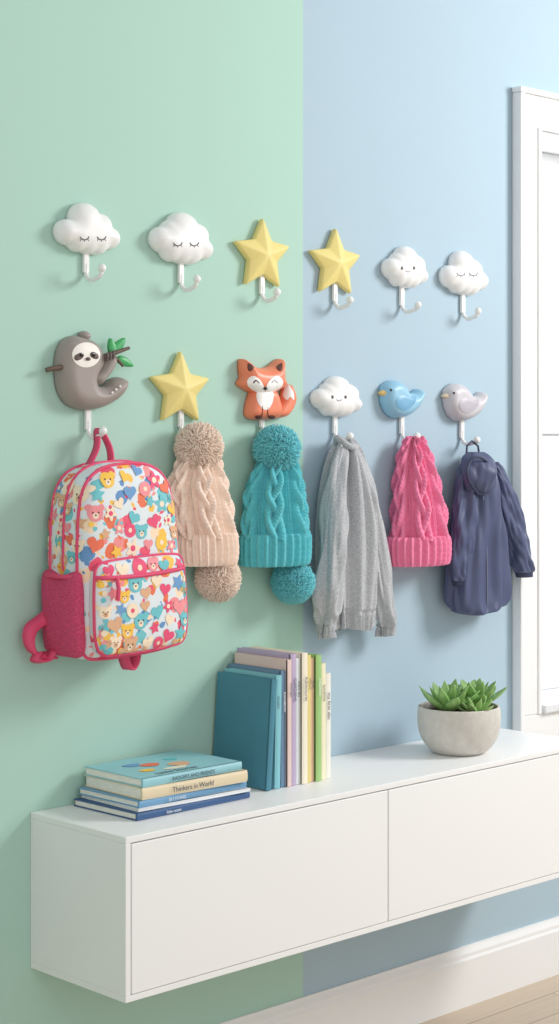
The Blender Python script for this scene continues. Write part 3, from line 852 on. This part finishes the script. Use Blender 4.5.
rb = empty('row_of_books', (2.55, -.09, Z1))
yS = -.174
bz0 = Z1+0.0008
standing = [('deep_teal', (74, 134, 154), .014, .226, .172, 4.2),
            ('aqua', (134, 196, 206), .016, .232, .160, 1.2),
            ('slate', (112, 142, 170), .013, .240, .164, 0),
            ('blush', (232, 206, 198), .011, .262, .164, 0),
            ('lilac', (190, 174, 202), .016, .272, .166, 0),
            ('ice', (230, 236, 236), .013, .262, .162, 0),
            ('cream', (244, 230, 180), .016, .272, .164, 0),
            ('mustard', (232, 214, 140), .012, .266, .162, 0),
            ('peach', (240, 200, 170), .011, .258, .160, 0),
            ('green', (162, 202, 128), .016, .264, .162, 0),
            ('lemon', (242, 236, 200), .015, .245, .162, 0),
            ('ivory', (242, 238, 226), .018, .222, .158, 0)]
words = ['', 'ocean', 'RAINBOW', 'moonlight', 'GARDENS', 'snow day', 'Adventures', 'HELLO', 'foxes', 'meadow', 'sunshine', 'my first abc']
x = 2.450
for i, (n_, c_, t_, h_, w_, ln) in enumerate(standing):
    a = math.radians(ln); T = (math.cos(a), 0, -math.sin(a)); S = (math.sin(a), 0, math.cos(a))
    up = math.sin(a)*t_
    book(rb, (x, yS+(.003*((i*7) % 3)-.003), bz0+up), S, (0, 1, 0), T, h_, min(w_, .168), t_, Mb(n_, c_), 'book_'+n_)
    if words[i]:
        cm = mat('title_dark', (70, 80, 96), .6) if sum(c_) > 520 else mat('title_light', (235, 238, 240), .6)
        text(words[i], (x+t_*.3, yS+(.003*((i*7) % 3)-.003)-.0032, bz0+h_*.82), (0, 0, -1), (1, 0, 0), t_*.68, cm, rb)
    nxt = math.radians(standing[i+1][5]) if i+1 < len(standing) else 0
    x += t_*math.cos(a)+.0006 + max(0, math.sin(a)-math.sin(nxt))*min(h_, .22)

# ------------------------------------------------------------------ succulent
pc = Vector((3.069, -.163, Z1))
ps = empty('potted_succulent', pc)
M_conc = mat('concrete_bowl', (208, 203, 195), 0.85, var=0.06, vscale=60, bump=0.4, bscale=160)
M_soil = mat('potting_soil', (98, 82, 68), 0.95, var=.3, vscale=200, bump=1.0, bscale=200)
profile = [(0, 0), (.052, 0), (.060, .002), (.074, .014), (.087, .034), (.0935, .056), (.0955, .078), (.094, .098), (.0925, .105), (.0895, .106), (.087, .103), (.087, .09), (0, .09)]
pp = catmull(profile[1:-1], 4, closed=False); V = []; Fc = []; nu = 72
for (r, zz) in pp:
    for i in range(nu):
        a = 2*math.pi*i/nu; V.append((pc.x+r*math.cos(a), pc.y+r*math.sin(a), pc.z+.0005+zz))
for j in range(len(pp)-1):
    for i in range(nu):
        k = (i+1) % nu; Fc.append((j*nu+i, j*nu+k, (j+1)*nu+k, (j+1)*nu+i))
Fc.append(tuple(range(nu)))
mk('concrete_bowl', V, Fc, M_conc, ps)
V = [(pc.x, pc.y, pc.z+.099)]; Fc = []
for r in (.03, .06, .0875):
    for i in range(nu):
        a = 2*math.pi*i/nu; V.append((pc.x+r*math.cos(a), pc.y+r*math.sin(a), pc.z+.098-.02*(r/.0875)**2+.003*noise.noise(Vector((r*90, a*4, 0)))))
for i in range(nu):
    k = (i+1) % nu; Fc.append((0, 1+i, 1+k))
    for j in range(2): Fc.append((1+j*nu+i, 1+(j+1)*nu+i, 1+(j+1)*nu+k, 1+j*nu+k))
mk('soil', V, Fc, M_soil, ps)
M_succ = mat('succulent_green', (136, 178, 104), 0.4, var=.18, vscale=45)
M_succ2 = mat('succulent_light_green', (160, 198, 122), 0.4, var=.16, vscale=45)
def rosette(c, R, n, m, name, seed):
    rg2 = random.Random(seed); V = []; Fc = []
    for i in range(n):
        f = (i+.5)/n; az = i*2.39996+rg2.uniform(-.1, .1)
        el = math.radians(80-62*f**.8); L = R*(.55+.5*f**.6)*rg2.uniform(.92, 1.06); wd = L*.20; base = len(V)
        d = Vector((math.cos(az), math.sin(az), 0)); sd = Vector((-math.sin(az), math.cos(az), 0))
        nt_, ns = 12, 8
        for a in range(nt_+1):
            t = a/nt_
            e2 = el+0.5*t
            p = Vector(c)+d*(0.004+L*t*math.cos(el)*(1-.08*t))+Vector((0, 0, L*(t*math.sin(el)+.12*t*t)))
            up = (Vector((0, 0, 1))*math.cos(e2)-d*math.sin(e2))
            ww = wd*(0.55+1.1*t-.25*t*t)*(1-t**2.6)**.95+.0003; th = ww*.38
            for k in range(ns):
                an = 2*math.pi*k/ns
                hh = math.sin(an); hh = hh*(.45 if hh > 0 else 1.0)
                V.append(p+sd*ww*math.cos(an)+up*(th*hh+.25*ww*math.cos(an)**2))
        for a in range(nt_):
            for k in range(ns):
                kk = (k+1) % ns; Fc.append((base+a*ns+k, base+a*ns+kk, base+(a+1)*ns+kk, base+(a+1)*ns+k))
        Fc.append(tuple(base+k for k in range(ns))); Fc.append(tuple(base+nt_*ns+k for k in range(ns)))
    mk(name, V, Fc, m, ps)
zs = pc.z+.094
rosette((pc.x-.036, pc.y+.004, zs+.002), .088, 22, M_succ, 'rosette_large', 1)
rosette((pc.x+.050, pc.y-.006, zs+.002), .086, 22, M_succ, 'rosette_large', 2)
rosette((pc.x+.002, pc.y-.045, zs-.004), .060, 16, M_succ2, 'rosette_small', 3)

# ------------------------------------------------------------------ light
w = bpy.data.worlds.new('soft_daylight'); bpy.context.scene.world = w; w.use_nodes = True
bg = w.node_tree.nodes['Background']; bg.inputs[0].default_value = (0.985, 0.995, 1.0, 1); bg.inputs[1].default_value = 0.54
def area(name, loc, tgt, size, power, col=(1, 1, 1)):
    l = bpy.data.lights.new(name, 'AREA'); l.shape = 'SQUARE'; l.size = size; l.energy = power; l.color = col
    o = bpy.data.objects.new(name, l); COL.objects.link(o); o.location = loc
    o.rotation_euler = (Vector(tgt)-Vector(loc)).to_track_quat('-Z', 'Y').to_euler(); return o
area('daylight_key', (4.7, -1.9, 2.5), (2.4, 0, 1.1), 0.9, 68, (1.0, 0.995, 0.985))
area('room_fill', (0.6, -3.4, 2.0), (2.6, 0, 0.8), 2.5, 26, (1, 0.998, 0.99))

# ------------------------------------------------------------------ camera
cd = bpy.data.cameras.new('camera'); co = bpy.data.objects.new('camera', cd); COL.objects.link(co)
co.location = CAM
co.rotation_euler = (math.radians(90), 0, -TH)
cd.sensor_fit = 'AUTO'; cd.sensor_width = 36; cd.lens = F/1024*36
cd.shift_y = -(512-HY)/1024
cd.clip_start = 0.05
bpy.context.scene.camera = co
vs = bpy.context.scene.view_settings
vs.view_transform = 'Standard'; vs.look = 'None'; vs.exposure = 0
